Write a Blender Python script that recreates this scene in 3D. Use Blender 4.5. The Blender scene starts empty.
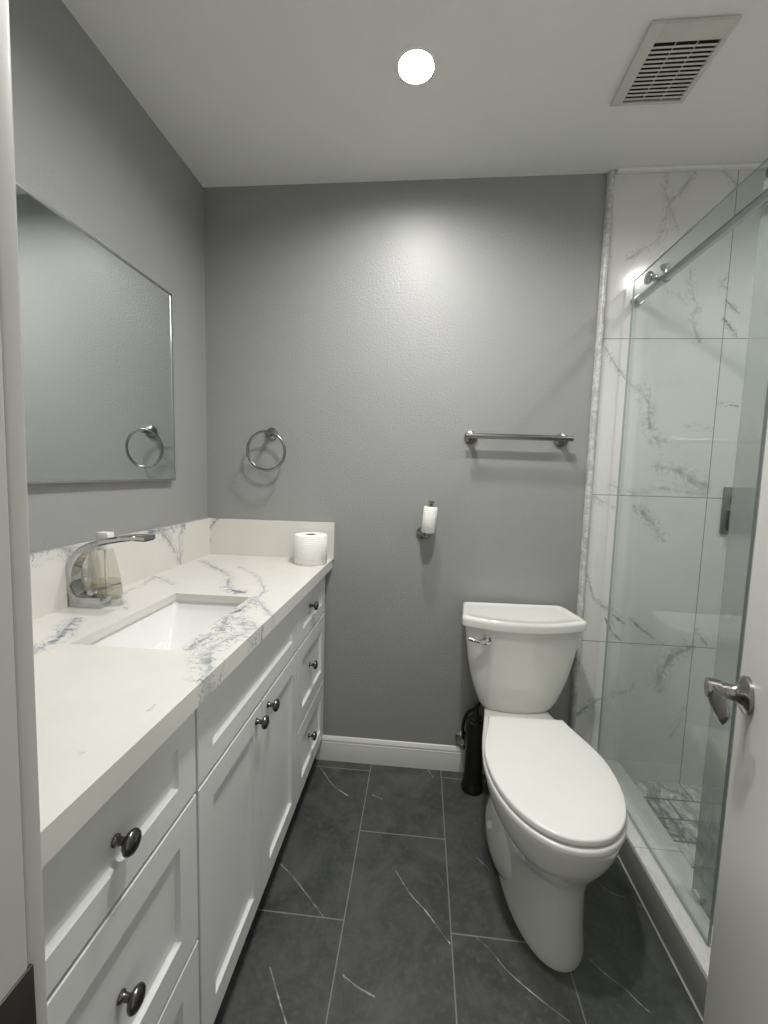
import bpy, bmesh, math, random
import numpy as np
from mathutils import Vector, Matrix

random.seed(3)
PI = math.pi
S = bpy.context.scene
COL = S.collection

# ---------------------------------------------------------------- camera
cam_d = bpy.data.cameras.new('camera')
cam = bpy.data.objects.new('camera', cam_d)
COL.objects.link(cam)
cam_d.sensor_fit = 'HORIZONTAL'
cam_d.sensor_width = 36.0
cam_d.lens = 416.35 / 768.0 * 36.0
cam_d.clip_start = 0.01
YAW, PITCH, ROLL = -0.0884, -0.0908, 0.0265
fw = Vector((math.sin(YAW) * math.cos(PITCH), math.cos(YAW) * math.cos(PITCH), math.sin(PITCH)))
r0 = Vector((math.cos(YAW), -math.sin(YAW), 0))
u0 = r0.cross(fw)
rt = r0 * math.cos(ROLL) + u0 * math.sin(ROLL)
up = u0 * math.cos(ROLL) - r0 * math.sin(ROLL)
M = Matrix((rt, up, -fw)).transposed().to_4x4()
M.translation = Vector((0.9346, -1.7482, 1.2871))
cam.matrix_world = M
S.camera = cam

# ---------------------------------------------------------------- world, exposure
wd = bpy.data.worlds.new('added_hallway_fill')  # even background fill, added to soften the room's light through the doorway
S.world = wd
wd.use_nodes = True
bg = wd.node_tree.nodes['Background']
bg.inputs['Color'].default_value = (1.0, 0.98, 0.93, 1)
bg.inputs['Strength'].default_value = 0.48
S.view_settings.view_transform = 'Standard'
S.view_settings.look = 'None'
S.view_settings.exposure = 0.45
S.view_settings.gamma = 1.0
S.view_settings.use_curve_mapping = False
S.cycles.use_denoising = True
S.cycles.max_bounces = 10
S.cycles.diffuse_bounces = 6
S.cycles.glossy_bounces = 6
S.cycles.transparent_max_bounces = 24
S.cycles.sample_clamp_indirect = 8.0
LAMP_STRENGTH = 560.0                       # emission of the three ceiling lights
LAMPS = [(0.878, -0.456, 2.44), (1.00, -0.93, 2.44), (2.13, -0.90, 2.44)]

# ---------------------------------------------------------------- object helpers
def link(o):
    COL.objects.link(o)
    return o

def world_loc(o):
    p = Vector((0, 0, 0))
    while o is not None:
        p += o.location
        o = o.parent
    return p

def thing(name, label, cat, loc=(0, 0, 0), rotz=0.0, group=None):
    o = link(bpy.data.objects.new(name, None))
    o.empty_display_size = 0.05
    o.location = loc
    o.rotation_euler = (0, 0, rotz)
    tag(o, label, cat, group)
    return o

def tag(o, label=None, cat=None, group=None, kind=None):
    if label: o['label'] = label
    if cat: o['category'] = cat
    if group: o['group'] = group
    if kind: o['kind'] = kind
    return o

def obj(name, bm, mats, parent=None, sharp=35, local=False, label=None):
    """link one mesh; vertices are given in world coordinates unless local"""
    me = bpy.data.meshes.new(name)
    bmesh.ops.recalc_face_normals(bm, faces=bm.faces)
    if parent is not None and not local:
        p = world_loc(parent)
        for v in bm.verts: v.co -= p
    bm.to_mesh(me)
    bm.free()
    for m in (mats if isinstance(mats, (list, tuple)) else [mats]):
        me.materials.append(m)
    if sharp is not None and len(me.polygons):
        me.polygons.foreach_set('use_smooth', [True] * len(me.polygons))
        me.set_sharp_from_angle(angle=math.radians(sharp))
    o = link(bpy.data.objects.new(name, me))
    if parent is not None: o.parent = parent
    if label: o['label'] = label
    return o

def struct(name, bm, mats, parent=None, **k):
    o = obj(name, bm, mats, parent, **k)
    if parent is None: o['kind'] = 'structure'
    return o

def set_origin(o, p):
    """put a top-level mesh's origin at p without moving it"""
    p = Vector(p)
    o.data.transform(Matrix.Translation(-p))
    o.location = p
    return o

# ---------------------------------------------------------------- shape helpers
def B():
    return bmesh.new()

def box(bm, x0, x1, y0, y1, z0, z1, bev=0.0, seg=2, mat=0):
    v = [bm.verts.new((x, y, z)) for x in (x0, x1) for y in (y0, y1) for z in (z0, z1)]
    q = [(0, 1, 3, 2), (4, 6, 7, 5), (0, 4, 5, 1), (2, 3, 7, 6), (0, 2, 6, 4), (1, 5, 7, 3)]
    fs = [bm.faces.new([v[i] for i in f]) for f in q]
    for f in fs: f.material_index = mat
    if bev > 0:
        es = {e for f in fs for e in f.edges}
        bmesh.ops.bevel(bm, geom=list(es), offset=bev, segments=seg, profile=0.5, affect='EDGES', clamp_overlap=True)
    return v

def xform(bm, verts, mat):
    for v in verts: v.co = mat @ v.co

def loft(bm, rings, cap0=True, cap1=True, closed=True, mat=0):
    R = [[bm.verts.new(p) for p in ring] for ring in rings]
    n = len(R[0])
    for a, b in zip(R, R[1:]):
        for i in range(n if closed else n - 1):
            j = (i + 1) % n
            f = bm.faces.new((a[i], a[j], b[j], b[i]))
            f.material_index = mat
    if cap0: bm.faces.new(R[0][::-1]).material_index = mat
    if cap1: bm.faces.new(R[-1]).material_index = mat
    return R

def basis(d):
    d = Vector(d).normalized()
    h = Vector((0, 0, 1)) if abs(d.z) < 0.9 else Vector((1, 0, 0))
    a = d.cross(h).normalized()
    return a, d.cross(a).normalized(), d

def lathe(bm, prof, origin=(0, 0, 0), axis=(0, 0, 1), n=32, mat=0, cap0=True, cap1=True):
    """prof = [(radius, height along axis)]"""
    a, b, d = basis(axis)
    o = Vector(origin)
    rings = [[o + d * h + (a * math.cos(2 * PI * i / n) + b * math.sin(2 * PI * i / n)) * max(r, 1e-5) for i in range(n)] for r, h in prof]
    return loft(bm, rings, cap0, cap1, mat=mat)

def spline(pts, k=8):
    P = [Vector(p) for p in pts]
    P = [P[0] * 2 - P[1]] + P + [P[-1] * 2 - P[-2]]
    out = []
    for i in range(1, len(P) - 2):
        for s in range(k):
            t = s / k
            p0, p1, p2, p3 = P[i - 1:i + 3]
            out.append(0.5 * ((2 * p1) + (p2 - p0) * t + (2 * p0 - 5 * p1 + 4 * p2 - p3) * t * t + (3 * p1 - p0 - 3 * p2 + p3) * t ** 3))
    out.append(P[-2])
    return out

def tube(bm, path, r, n=12, closed=False, mat=0):
    path = [Vector(p) for p in path]
    m = len(path)
    rr = r if isinstance(r, (list, tuple)) else [r] * m
    a = None
    rings = []
    for i, p in enumerate(path):
        if closed: d = path[(i + 1) % m] - path[i - 1]
        else: d = path[min(i + 1, m - 1)] - path[max(i - 1, 0)]
        d.normalize()
        if a is None: a = basis(d)[0]
        a = (a - d * a.dot(d)).normalized()
        b = d.cross(a)
        rings.append([p + (a * math.cos(2 * PI * k / n) + b * math.sin(2 * PI * k / n)) * rr[i] for k in range(n)])
    if closed: rings.append(rings[0])
    loft(bm, rings, not closed, not closed, mat=mat)
    if closed: bmesh.ops.remove_doubles(bm, verts=bm.verts, dist=1e-6)

# ---------------------------------------------------------------- material helpers
def new_mat(name):
    m = bpy.data.materials.new(name)
    m.use_nodes = True
    return m, m.node_tree, m.node_tree.nodes['Principled BSDF']

def nd(t, kind, **kw):
    n = t.nodes.new(kind)
    for k, v in kw.items():
        if k in n.inputs: n.inputs[k].default_value = v
        else: setattr(n, k, v)
    return n

def L(t, a, b):
    t.links.new(a, b)

def objco(t):
    return t.nodes.new('ShaderNodeTexCoord').outputs['Object']

def noise(t, co, scale, detail=4.0, rough=0.55, dist=0.0):
    n = nd(t, 'ShaderNodeTexNoise')
    n.inputs['Scale'].default_value = scale
    n.inputs['Detail'].default_value = detail
    n.inputs['Roughness'].default_value = rough
    n.inputs['Distortion'].default_value = dist
    L(t, co, n.inputs['Vector'])
    return n.outputs['Fac']

def math_(t, op, a, b=None, c=None, clamp=False):
    n = nd(t, 'ShaderNodeMath', operation=op)
    n.use_clamp = clamp
    for i, v in enumerate((a, b, c)):
        if v is None: continue
        if isinstance(v, (int, float)): n.inputs[i].default_value = v
        else: L(t, v, n.inputs[i])
    return n.outputs[0]

def ramp(t, fac, a, b, lo=0.0, hi=1.0, smooth=True):
    n = nd(t, 'ShaderNodeMapRange')
    n.interpolation_type = 'SMOOTHSTEP' if smooth else 'LINEAR'
    L(t, fac, n.inputs['Value'])
    n.inputs['From Min'].default_value = a
    n.inputs['From Max'].default_value = b
    n.inputs['To Min'].default_value = lo
    n.inputs['To Max'].default_value = hi
    return n.outputs['Result']

def mix(t, fac, a, b):
    n = nd(t, 'ShaderNodeMix', data_type='RGBA')
    for s, v in ((n.inputs[0], fac), (n.inputs[6], a), (n.inputs[7], b)):
        if isinstance(v, (int, float)): s.default_value = v
        elif isinstance(v, tuple): s.default_value = (*v, 1) if len(v) == 3 else v
        else: L(t, v, s)
    return n.outputs[2]

def bump(t, p, h, strength, dist):
    n = nd(t, 'ShaderNodeBump')
    n.inputs['Strength'].default_value = strength
    n.inputs['Distance'].default_value = dist
    L(t, h, n.inputs['Height'])
    L(t, n.outputs['Normal'], p.inputs['Normal'])

def attr(t, name):
    n = nd(t, 'ShaderNodeAttribute')
    n.attribute_name = name
    return n.outputs['Fac']

def simple(name, col, rough, metal=0.0, noise_amt=0.06, nscale=14.0, bump_s=0.0, bump_scale=200.0, coat=0.0):
    m, t, p = new_mat(name)
    co = objco(t)
    f = noise(t, co, nscale)
    c2 = tuple(min(1, c * (1 - noise_amt)) for c in col)
    L(t, mix(t, f, c2, col), p.inputs['Base Color'])
    p.inputs['Roughness'].default_value = rough
    p.inputs['Metallic'].default_value = metal
    if coat: p.inputs['Coat Weight'].default_value = coat; p.inputs['Coat Roughness'].default_value = 0.05
    if bump_s: bump(t, p, noise(t, co, bump_scale, 3), bump_s, 0.001)
    return m

def vein_mask(t, co, jitter=0.9, fine=60.0, breakup=9.0, b0=0.38, b1=0.6, wisps=0.0):
    """1 inside a vein; the attributes hold distance/width and strength of the nearest vein"""
    vd = math_(t, 'ABSOLUTE', attr(t, 'vein_distance'))
    vs = attr(t, 'vein_strength')
    n1 = noise(t, co, fine, 6, 0.68)
    n2 = noise(t, co, fine * 0.35, 4, 0.6)
    j = math_(t, 'MULTIPLY', math_(t, 'SUBTRACT', math_(t, 'ADD', n1, n2), 1.0), jitter * 1.6)
    d = math_(t, 'ADD', vd, j)
    core = ramp(t, d, -0.1, 0.75, 1.0, 0.0)
    br = ramp(t, noise(t, co, breakup, 5, 0.6), b0, b1, 0.25, 1.0)
    m = math_(t, 'MULTIPLY', core, br)
    if wisps > 0:                                  # hair-fine branches close to a vein
        r = math_(t, 'ABSOLUTE', math_(t, 'SUBTRACT', noise(t, co, fine * 0.42, 5, 0.6, 1.2), 0.5))
        w = math_(t, 'MULTIPLY', ramp(t, r, 0.0, 0.036, wisps, 0.0), ramp(t, vd, 0.8, 2.9, 1.0, 0.0))
        m = math_(t, 'MAXIMUM', m, w)
    return math_(t, 'MULTIPLY', m, vs, clamp=True), vd

def brick(t, co, u_axis, v_axis, u_off, v_off, w, h, mortar, offset, freq=2):
    sx = nd(t, 'ShaderNodeSeparateXYZ')
    L(t, co, sx.inputs[0])
    cx = nd(t, 'ShaderNodeCombineXYZ')
    L(t, math_(t, 'ADD', sx.outputs[u_axis], u_off), cx.inputs[0])
    L(t, math_(t, 'ADD', sx.outputs[v_axis], v_off), cx.inputs[1])
    b = nd(t, 'ShaderNodeTexBrick')
    b.offset = offset
    b.offset_frequency = freq
    b.squash = 1.0
    b.inputs['Scale'].default_value = 1.0
    b.inputs['Mortar Size'].default_value = mortar
    b.inputs['Mortar Smooth'].default_value = 0.15
    b.inputs['Bias'].default_value = 0.0
    b.inputs['Brick Width'].default_value = w
    b.inputs['Row Height'].default_value = h
    b.inputs['Color1'].default_value = (0, 0, 0, 1)
    b.inputs['Color2'].default_value = (1, 1, 1, 1)
    L(t, cx.outputs[0], b.inputs['Vector'])
    return b.outputs['Fac'], b.outputs['Color']

# ---------------------------------------------------------------- materials
def mat_wall():
    m, t, p = new_mat('grey_satin_wall_paint')
    co = objco(t)
    L(t, mix(t, noise(t, co, 3, 3), (0.286, 0.289, 0.288), (0.302, 0.305, 0.304)), p.inputs['Base Color'])
    p.inputs['Roughness'].default_value = 0.44
    p.inputs['Specular IOR Level'].default_value = 0.42
    bump(t, p, noise(t, co, 130, 2, 0.5), 0.30, 0.004)
    return m

def mat_ceiling():
    m, t, p = new_mat('white_textured_ceiling_paint')
    co = objco(t)
    L(t, mix(t, noise(t, co, 4, 3), (0.76, 0.76, 0.74), (0.80, 0.80, 0.78)), p.inputs['Base Color'])
    p.inputs['Roughness'].default_value = 0.75
    bump(t, p, noise(t, co, 140, 3, 0.6), 0.22, 0.004)
    return m

def mat_floor():
    m, t, p = new_mat('dark_slate_floor_tile')
    co = objco(t)
    mor, colr = brick(t, co, 1, 0, 0.0562 + 0.612 * 20, -0.7542 + 0.3067 * 20, 0.612, 0.3067, 0.0019, 0.5)
    n1 = noise(t, co, 7, 8, 0.68, 0.6)
    n2 = noise(t, co, 60, 4, 0.6)
    base = mix(t, ramp(t, n1, 0.34, 0.7), (0.036, 0.0395, 0.039), (0.082, 0.087, 0.0855))
    base = mix(t, math_(t, 'MULTIPLY', ramp(t, n2, 0.48, 0.7), 0.55), base, (0.095, 0.098, 0.1))
    sx = nd(t, 'ShaderNodeSeparateColor')
    L(t, colr, sx.inputs[0])
    base = mix(t, math_(t, 'MULTIPLY', sx.outputs[0], 0.14), base, (0.09, 0.092, 0.094))
    vm, vd = vein_mask(t, co, 1.0, 70, 14, 0.36, 0.6)
    base = mix(t, vm, base, (0.5, 0.5, 0.5))
    base = mix(t, mor, base, (0.20, 0.20, 0.195))
    L(t, base, p.inputs['Base Color'])
    L(t, ramp(t, n2, 0.3, 0.7, 0.36, 0.52), p.inputs['Roughness'])
    h = math_(t, 'SUBTRACT', math_(t, 'MULTIPLY', n1, 0.25), math_(t, 'MULTIPLY', mor, 0.7))
    bump(t, p, h, 0.25, 0.004)
    return m

def mat_shower_tile():
    m, t, p = new_mat('white_marble_look_shower_tile')
    co = objco(t)
    mor, colr = brick(t, co, 0, 2, -2.050 + 0.61 * 10, -0.0185 + 0.6045 * 10, 0.61, 0.6045, 0.0016, 0.0)
    base = mix(t, noise(t, co, 2.5, 3), (0.60, 0.605, 0.585), (0.70, 0.70, 0.68))
    soft = ramp(t, noise(t, co, 3.2, 6, 0.6, 1.2), 0.56, 0.72)
    base = mix(t, math_(t, 'MULTIPLY', soft, 0.16), base, (0.42, 0.43, 0.42))
    vm, vd = vein_mask(t, co, 1.5, 60, 15, 0.36, 0.56, 0.75)
    base = mix(t, vm, base, (0.17, 0.182, 0.178))
    base = mix(t, mor, base, (0.22, 0.23, 0.225))
    L(t, base, p.inputs['Base Color'])
    p.inputs['Roughness'].default_value = 0.14
    bump(t, p, math_(t, 'MULTIPLY', mor, -1.0), 0.3, 0.001)
    return m

def mat_quartz(name='white_quartz_blue_grey_veins'):
    m, t, p = new_mat(name)
    co = objco(t)
    base = mix(t, noise(t, co, 9, 4), (0.64, 0.622, 0.582), (0.71, 0.693, 0.655))
    vm, vd = vein_mask(t, co, 1.3, 62, 18, 0.36, 0.56, 0.9)
    vc = mix(t, ramp(t, noise(t, co, 22, 5, 0.65), 0.36, 0.62), (0.095, 0.122, 0.178), (0.24, 0.243, 0.25))
    halo = math_(t, 'MULTIPLY', ramp(t, vd, 0.4, 2.6, 0.26, 0.0), attr(t, 'vein_strength'))
    base = mix(t, halo, base, (0.52, 0.55, 0.60))
    base = mix(t, vm, base, vc)
    L(t, base, p.inputs['Base Color'])
    p.inputs['Roughness'].default_value = 0.2
    return m

def mat_marble_grey(name, lo, hi, dark, scale=9.0, rough=0.25, brick_args=None):
    m, t, p = new_mat(name)
    co = objco(t)
    if brick_args:
        mp = nd(t, 'ShaderNodeMapping')
        mp.inputs['Scale'].default_value = (1.0, 0.45, 1.0)
        mp.inputs['Rotation'].default_value = (0, 0, 0.7)
        L(t, co, mp.inputs['Vector'])
        co2 = mp.outputs[0]
    else: co2 = co
    n1 = noise(t, co2, scale, 8, 0.66, 1.4)
    n2 = noise(t, co2, scale * 3, 6, 0.6, 0.8)
    base = mix(t, ramp(t, n1, 0.38, 0.62), lo, hi)
    base = mix(t, math_(t, 'MULTIPLY', ramp(t, math_(t, 'ABSOLUTE', math_(t, 'SUBTRACT', n2, 0.5)), 0.0, 0.05, 1, 0), 0.55), base, dark)
    if brick_args:
        mor, colr = brick(t, co, *brick_args)
        sx = nd(t, 'ShaderNodeSeparateColor')
        L(t, colr, sx.inputs[0])
        base = mix(t, math_(t, 'MULTIPLY', sx.outputs[0], 0.4), base, hi)
        base = mix(t, mor, base, (0.16, 0.165, 0.16))
    L(t, base, p.inputs['Base Color'])
    p.inputs['Roughness'].default_value = rough
    return m

def mat_glass(name, tint, haze=0.0):
    """thin clear sheet: what is not mirrored passes straight through"""
    m, t, p = new_mat(name)
    t.nodes.remove(p)
    out = t.nodes['Material Output']
    tr = nd(t, 'ShaderNodeBsdfTransparent')
    tr.inputs['Color'].default_value = (*tint, 1)
    gl = nd(t, 'ShaderNodeBsdfGlossy')
    gl.inputs['Roughness'].default_value = 0.02
    gl.inputs['Color'].default_value = (0.95, 1.0, 0.98, 1)
    ge = nd(t, 'ShaderNodeNewGeometry')
    dt = nd(t, 'ShaderNodeVectorMath', operation='DOT_PRODUCT')
    L(t, ge.outputs['Incoming'], dt.inputs[0])
    L(t, ge.outputs['Normal'], dt.inputs[1])
    g = math_(t, 'SUBTRACT', 1.0, math_(t, 'ABSOLUTE', dt.outputs['Value']))
    fres = math_(t, 'ADD', math_(t, 'MULTIPLY', math_(t, 'POWER', g, 5.0), 0.96), 0.04, clamp=True)
    mx = nd(t, 'ShaderNodeMixShader')
    L(t, fres, mx.inputs[0])
    L(t, tr.outputs[0], mx.inputs[1])
    L(t, gl.outputs[0], mx.inputs[2])
    last = mx.outputs[0]
    if haze > 0:
        df = nd(t, 'ShaderNodeBsdfDiffuse')
        df.inputs['Color'].default_value = (0.48, 0.495, 0.485, 1)
        m2 = nd(t, 'ShaderNodeMixShader')
        mp = nd(t, 'ShaderNodeMapping')
        mp.inputs['Scale'].default_value = (1, 1, 0.12)
        L(t, objco(t), mp.inputs['Vector'])
        L(t, ramp(t, noise(t, mp.outputs[0], 26, 4), 0.2, 0.8, haze * 0.9, haze * 1.1), m2.inputs[0])
        L(t, last, m2.inputs[1])
        L(t, df.outputs[0], m2.inputs[2])
        last = m2.outputs[0]
    L(t, last, out.inputs['Surface'])
    return m

def mat_emit(name, col, strength):
    m, t, p = new_mat(name)
    p.inputs['Base Color'].default_value = (0.9, 0.9, 0.9, 1)
    p.inputs['Emission Color'].default_value = (*col, 1)
    p.inputs['Emission Strength'].default_value = strength
    return m

def mat_tissue():
    m, t, p = new_mat('white_embossed_tissue')
    co = objco(t)
    p.inputs['Base Color'].default_value = (0.85, 0.84, 0.81, 1)
    p.inputs['Roughness'].default_value = 0.95
    w = nd(t, 'ShaderNodeTexWave', wave_type='BANDS', bands_direction='Z')
    w.inputs['Scale'].default_value = 42
    w.inputs['Distortion'].default_value = 2.5
    w.inputs['Detail'].default_value = 2
    L(t, co, w.inputs['Vector'])
    bump(t, p, w.outputs['Fac'], 0.45, 0.002)
    return m

MAT = dict(
    wall=mat_wall(), ceiling=mat_ceiling(), floor=mat_floor(), tile=mat_shower_tile(), quartz=mat_quartz(),
    curb=mat_marble_grey('pale_marble_curb', (0.58, 0.585, 0.565), (0.65, 0.655, 0.63), (0.52, 0.53, 0.52), 4, 0.25),
    mosaic=mat_marble_grey('grey_streaked_marble_mosaic', (0.17, 0.17, 0.165), (0.62, 0.615, 0.60), (0.08, 0.085, 0.08), 24, 0.35,
                           (0, 1, 10.0 * 0.2 - 0.05, 10.0 * 0.1 + 0.005, 0.2, 0.1, 0.0035, 0.5)),
    trim_marble=mat_marble_grey('mottled_marble_trim', (0.44, 0.44, 0.435), (0.66, 0.66, 0.64), (0.26, 0.26, 0.26), 22, 0.3),
    white_paint=simple('white_semi_gloss_paint', (0.66, 0.66, 0.635), 0.35, bump_s=0.05, bump_scale=60),
    jamb_paint=simple('off_white_jamb_paint', (0.43, 0.425, 0.405), 0.4, bump_s=0.1, bump_scale=45),  # one even off-white, darker than the door paint
    door_paint=simple('white_door_paint', (0.62, 0.61, 0.58), 0.4, bump_s=0.12, bump_scale=35),
    cabinet=simple('white_lacquered_cabinet', (0.70, 0.705, 0.70), 0.35, noise_amt=0.02),
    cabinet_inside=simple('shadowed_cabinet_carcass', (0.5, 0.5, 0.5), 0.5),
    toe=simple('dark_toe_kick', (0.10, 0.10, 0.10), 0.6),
    porcelain=simple('white_glazed_porcelain', (0.74, 0.735, 0.70), 0.09, noise_amt=0.02, coat=0.4),
    sink=simple('white_glazed_sink', (0.80, 0.80, 0.785), 0.1, noise_amt=0.02, coat=0.3),
    plastic=simple('white_toilet_seat_plastic', (0.78, 0.775, 0.745), 0.22, noise_amt=0.02),
    chrome=simple('polished_chrome', (0.52, 0.53, 0.54), 0.07, 1.0, noise_amt=0.02),
    nickel=simple('brushed_nickel', (0.32, 0.315, 0.30), 0.24, 1.0, bump_s=0.03),
    pewter=simple('dark_pewter', (0.16, 0.155, 0.145), 0.24, 1.0, noise_amt=0.2),
    rail=simple('satin_rail_metal', (0.45, 0.46, 0.46), 0.25, 1.0),
    bronze=simple('dark_bronze_plate', (0.055, 0.05, 0.043), 0.45, 0.6, noise_amt=0.3),
    mirror=simple('mirror_silvering', (0.80, 0.835, 0.82), 0.012, 1.0, noise_amt=0.0),
    frame=simple('thin_silver_frame', (0.55, 0.55, 0.55), 0.3, 1.0),
    black=simple('black_plastic', (0.006, 0.006, 0.006), 0.35),
    black_hole=simple('dark_vent_interior', (0.015, 0.014, 0.013), 0.9),
    vent=simple('ivory_vent_plastic', (0.62, 0.60, 0.56), 0.45),
    tissue=mat_tissue(),
    card=simple('brown_cardboard_core', (0.16, 0.12, 0.085), 0.9),
    glass=mat_glass('clear_tempered_glass', (0.94, 0.958, 0.948)),
    glass_hazy=mat_glass('hazy_tempered_glass', (0.90, 0.91, 0.905), 0.36),
    glass_edge=simple('green_glass_edge', (0.30, 0.345, 0.335), 0.15),
    bottle=mat_glass('clear_bottle_plastic', (0.93, 0.925, 0.89), 0.05),
    soap=mat_glass('amber_liquid_soap', (0.87, 0.855, 0.79), 0.08),
    cap=simple('white_pump_plastic', (0.74, 0.74, 0.71), 0.4),
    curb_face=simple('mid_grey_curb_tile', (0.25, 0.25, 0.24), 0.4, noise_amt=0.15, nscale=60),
    lamp=mat_emit('lit_lamp_lens', (1.0, 0.985, 0.95), LAMP_STRENGTH * 0.66),
    lamp_door=mat_emit('lit_door_lamp_lens', (1.0, 0.985, 0.95), LAMP_STRENGTH * 1.05),
    lamp_shower=mat_emit('lit_shower_lamp_lens', (1.0, 0.985, 0.95), LAMP_STRENGTH * 0.56),
)

# ---------------------------------------------------------------- veined slabs
def vein_field(uv, veins, wide=1.0):
    """signed distance to the nearest vein in vein widths, and that vein's strength"""
    n = len(uv)
    best = np.full(n, 9.0)
    sgn = np.ones(n)
    stg = np.zeros(n)
    for w, st, pts in veins:
        w *= wide
        P = np.array([tuple(p)[:2] for p in spline([(a, b, 0) for a, b in pts], 4)])
        for i in range(len(P) - 1):
            a, b = P[i], P[i + 1]
            lo = np.minimum(a, b) - 4 * w
            hi = np.maximum(a, b) + 4 * w
            k = np.nonzero(((uv > lo) & (uv < hi)).all(1))[0]
            if not len(k): continue
            q = uv[k]
            ab = b - a
            t = ((q - a) @ ab) / max(ab @ ab, 1e-12)
            tc = np.clip(t, 0, 1)
            dv = q - (a + tc[:, None] * ab)
            d = np.hypot(dv[:, 0], dv[:, 1]) / (w * 0.5)
            cr = np.sign(ab[0] * (q[:, 1] - a[1]) - ab[1] * (q[:, 0] - a[0]))
            better = d < best[k]
            kk = k[better]
            best[kk] = d[better]
            sgn[kk] = np.where(cr[better] == 0, 1, cr[better])
            end = ((i == 0) & (t < 0)) | ((i == len(P) - 2) & (t > 1))
            stg[kk] = np.where(end[better] & (d[better] > 1.0), 0.0, st)
    stg = np.where(best < 3.0, stg, 0.0)
    return np.minimum(best, 9.0) * sgn, stg

def veined_slab(name, us, vs, axes, w0, w1, veins, mat, parent=None, hole=None, wide=1.0):
    """a slab on a fine grid; axes = (u, v, w) as indices into xyz; hole = (u0, u1, v0, v1)"""
    us, vs = np.asarray(us), np.asarray(vs)
    nu, nv = len(us), len(vs)
    U, V = np.meshgrid(us, vs, indexing='ij')
    uv = np.stack([U.ravel(), V.ravel()], 1)
    d, s = vein_field(uv, veins, wide)
    co = np.zeros((2 * nu * nv, 3))
    for h, w in ((0, w1), (1, w0)):
        sl = slice(h * nu * nv, (h + 1) * nu * nv)
        co[sl, axes[0]], co[sl, axes[1]], co[sl, axes[2]] = uv[:, 0], uv[:, 1], w
    inside = np.ones((nu - 1, nv - 1), bool)
    if hole:
        cu, cv = (us[:-1] + us[1:]) / 2, (vs[:-1] + vs[1:]) / 2
        inside &= ~(((cu > hole[0]) & (cu < hole[1]))[:, None] & ((cv > hole[2]) & (cv < hole[3]))[None, :])
    idx = lambda i, j, h=0: h * nu * nv + i * nv + j
    faces = []
    pad = np.zeros((nu + 1, nv + 1), bool)
    pad[1:-1, 1:-1] = inside
    for i in range(nu - 1):
        for j in range(nv - 1):
            if not inside[i, j]: continue
            faces.append((idx(i, j), idx(i + 1, j), idx(i + 1, j + 1), idx(i, j + 1)))
            faces.append((idx(i, j, 1), idx(i, j + 1, 1), idx(i + 1, j + 1, 1), idx(i + 1, j, 1)))
            for (di, dj, a, b) in ((-1, 0, (i, j + 1), (i, j)), (1, 0, (i + 1, j), (i + 1, j + 1)),
                                   (0, -1, (i, j), (i + 1, j)), (0, 1, (i + 1, j + 1), (i, j + 1))):
                if not pad[i + 1 + di, j + 1 + dj]:
                    faces.append((idx(*b), idx(*a), idx(*a, 1), idx(*b, 1)))
    used = np.zeros(len(co), bool)
    used[np.array([k for f in faces for k in f])] = True
    remap = np.cumsum(used) - 1
    faces = [tuple(int(remap[k]) for k in f) for f in faces]
    d2, s2 = np.concatenate([d, d])[used], np.concatenate([s, s])[used]
    me = bpy.data.meshes.new(name)
    off = np.array(world_loc(parent)) if parent else np.zeros(3)
    me.from_pydata((co[used] - off).tolist(), [], faces)
    bm = bmesh.new(); bm.from_mesh(me); bmesh.ops.recalc_face_normals(bm, faces=bm.faces); bm.to_mesh(me); bm.free()
    for nm, arr in (('vein_distance', d2), ('vein_strength', s2)):
        a = me.attributes.new(nm, 'FLOAT', 'POINT')
        a.data.foreach_set('value', arr.astype(np.float32))
    me.materials.append(mat)
    o = link(bpy.data.objects.new(name, me))
    if parent: o.parent = parent
    return o

def steps(a, b, h, extra=()):
    n = max(1, round((b - a) / h))
    v = set(np.round(np.linspace(a, b, n + 1), 5)) | set(extra)
    return sorted(v)

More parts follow.
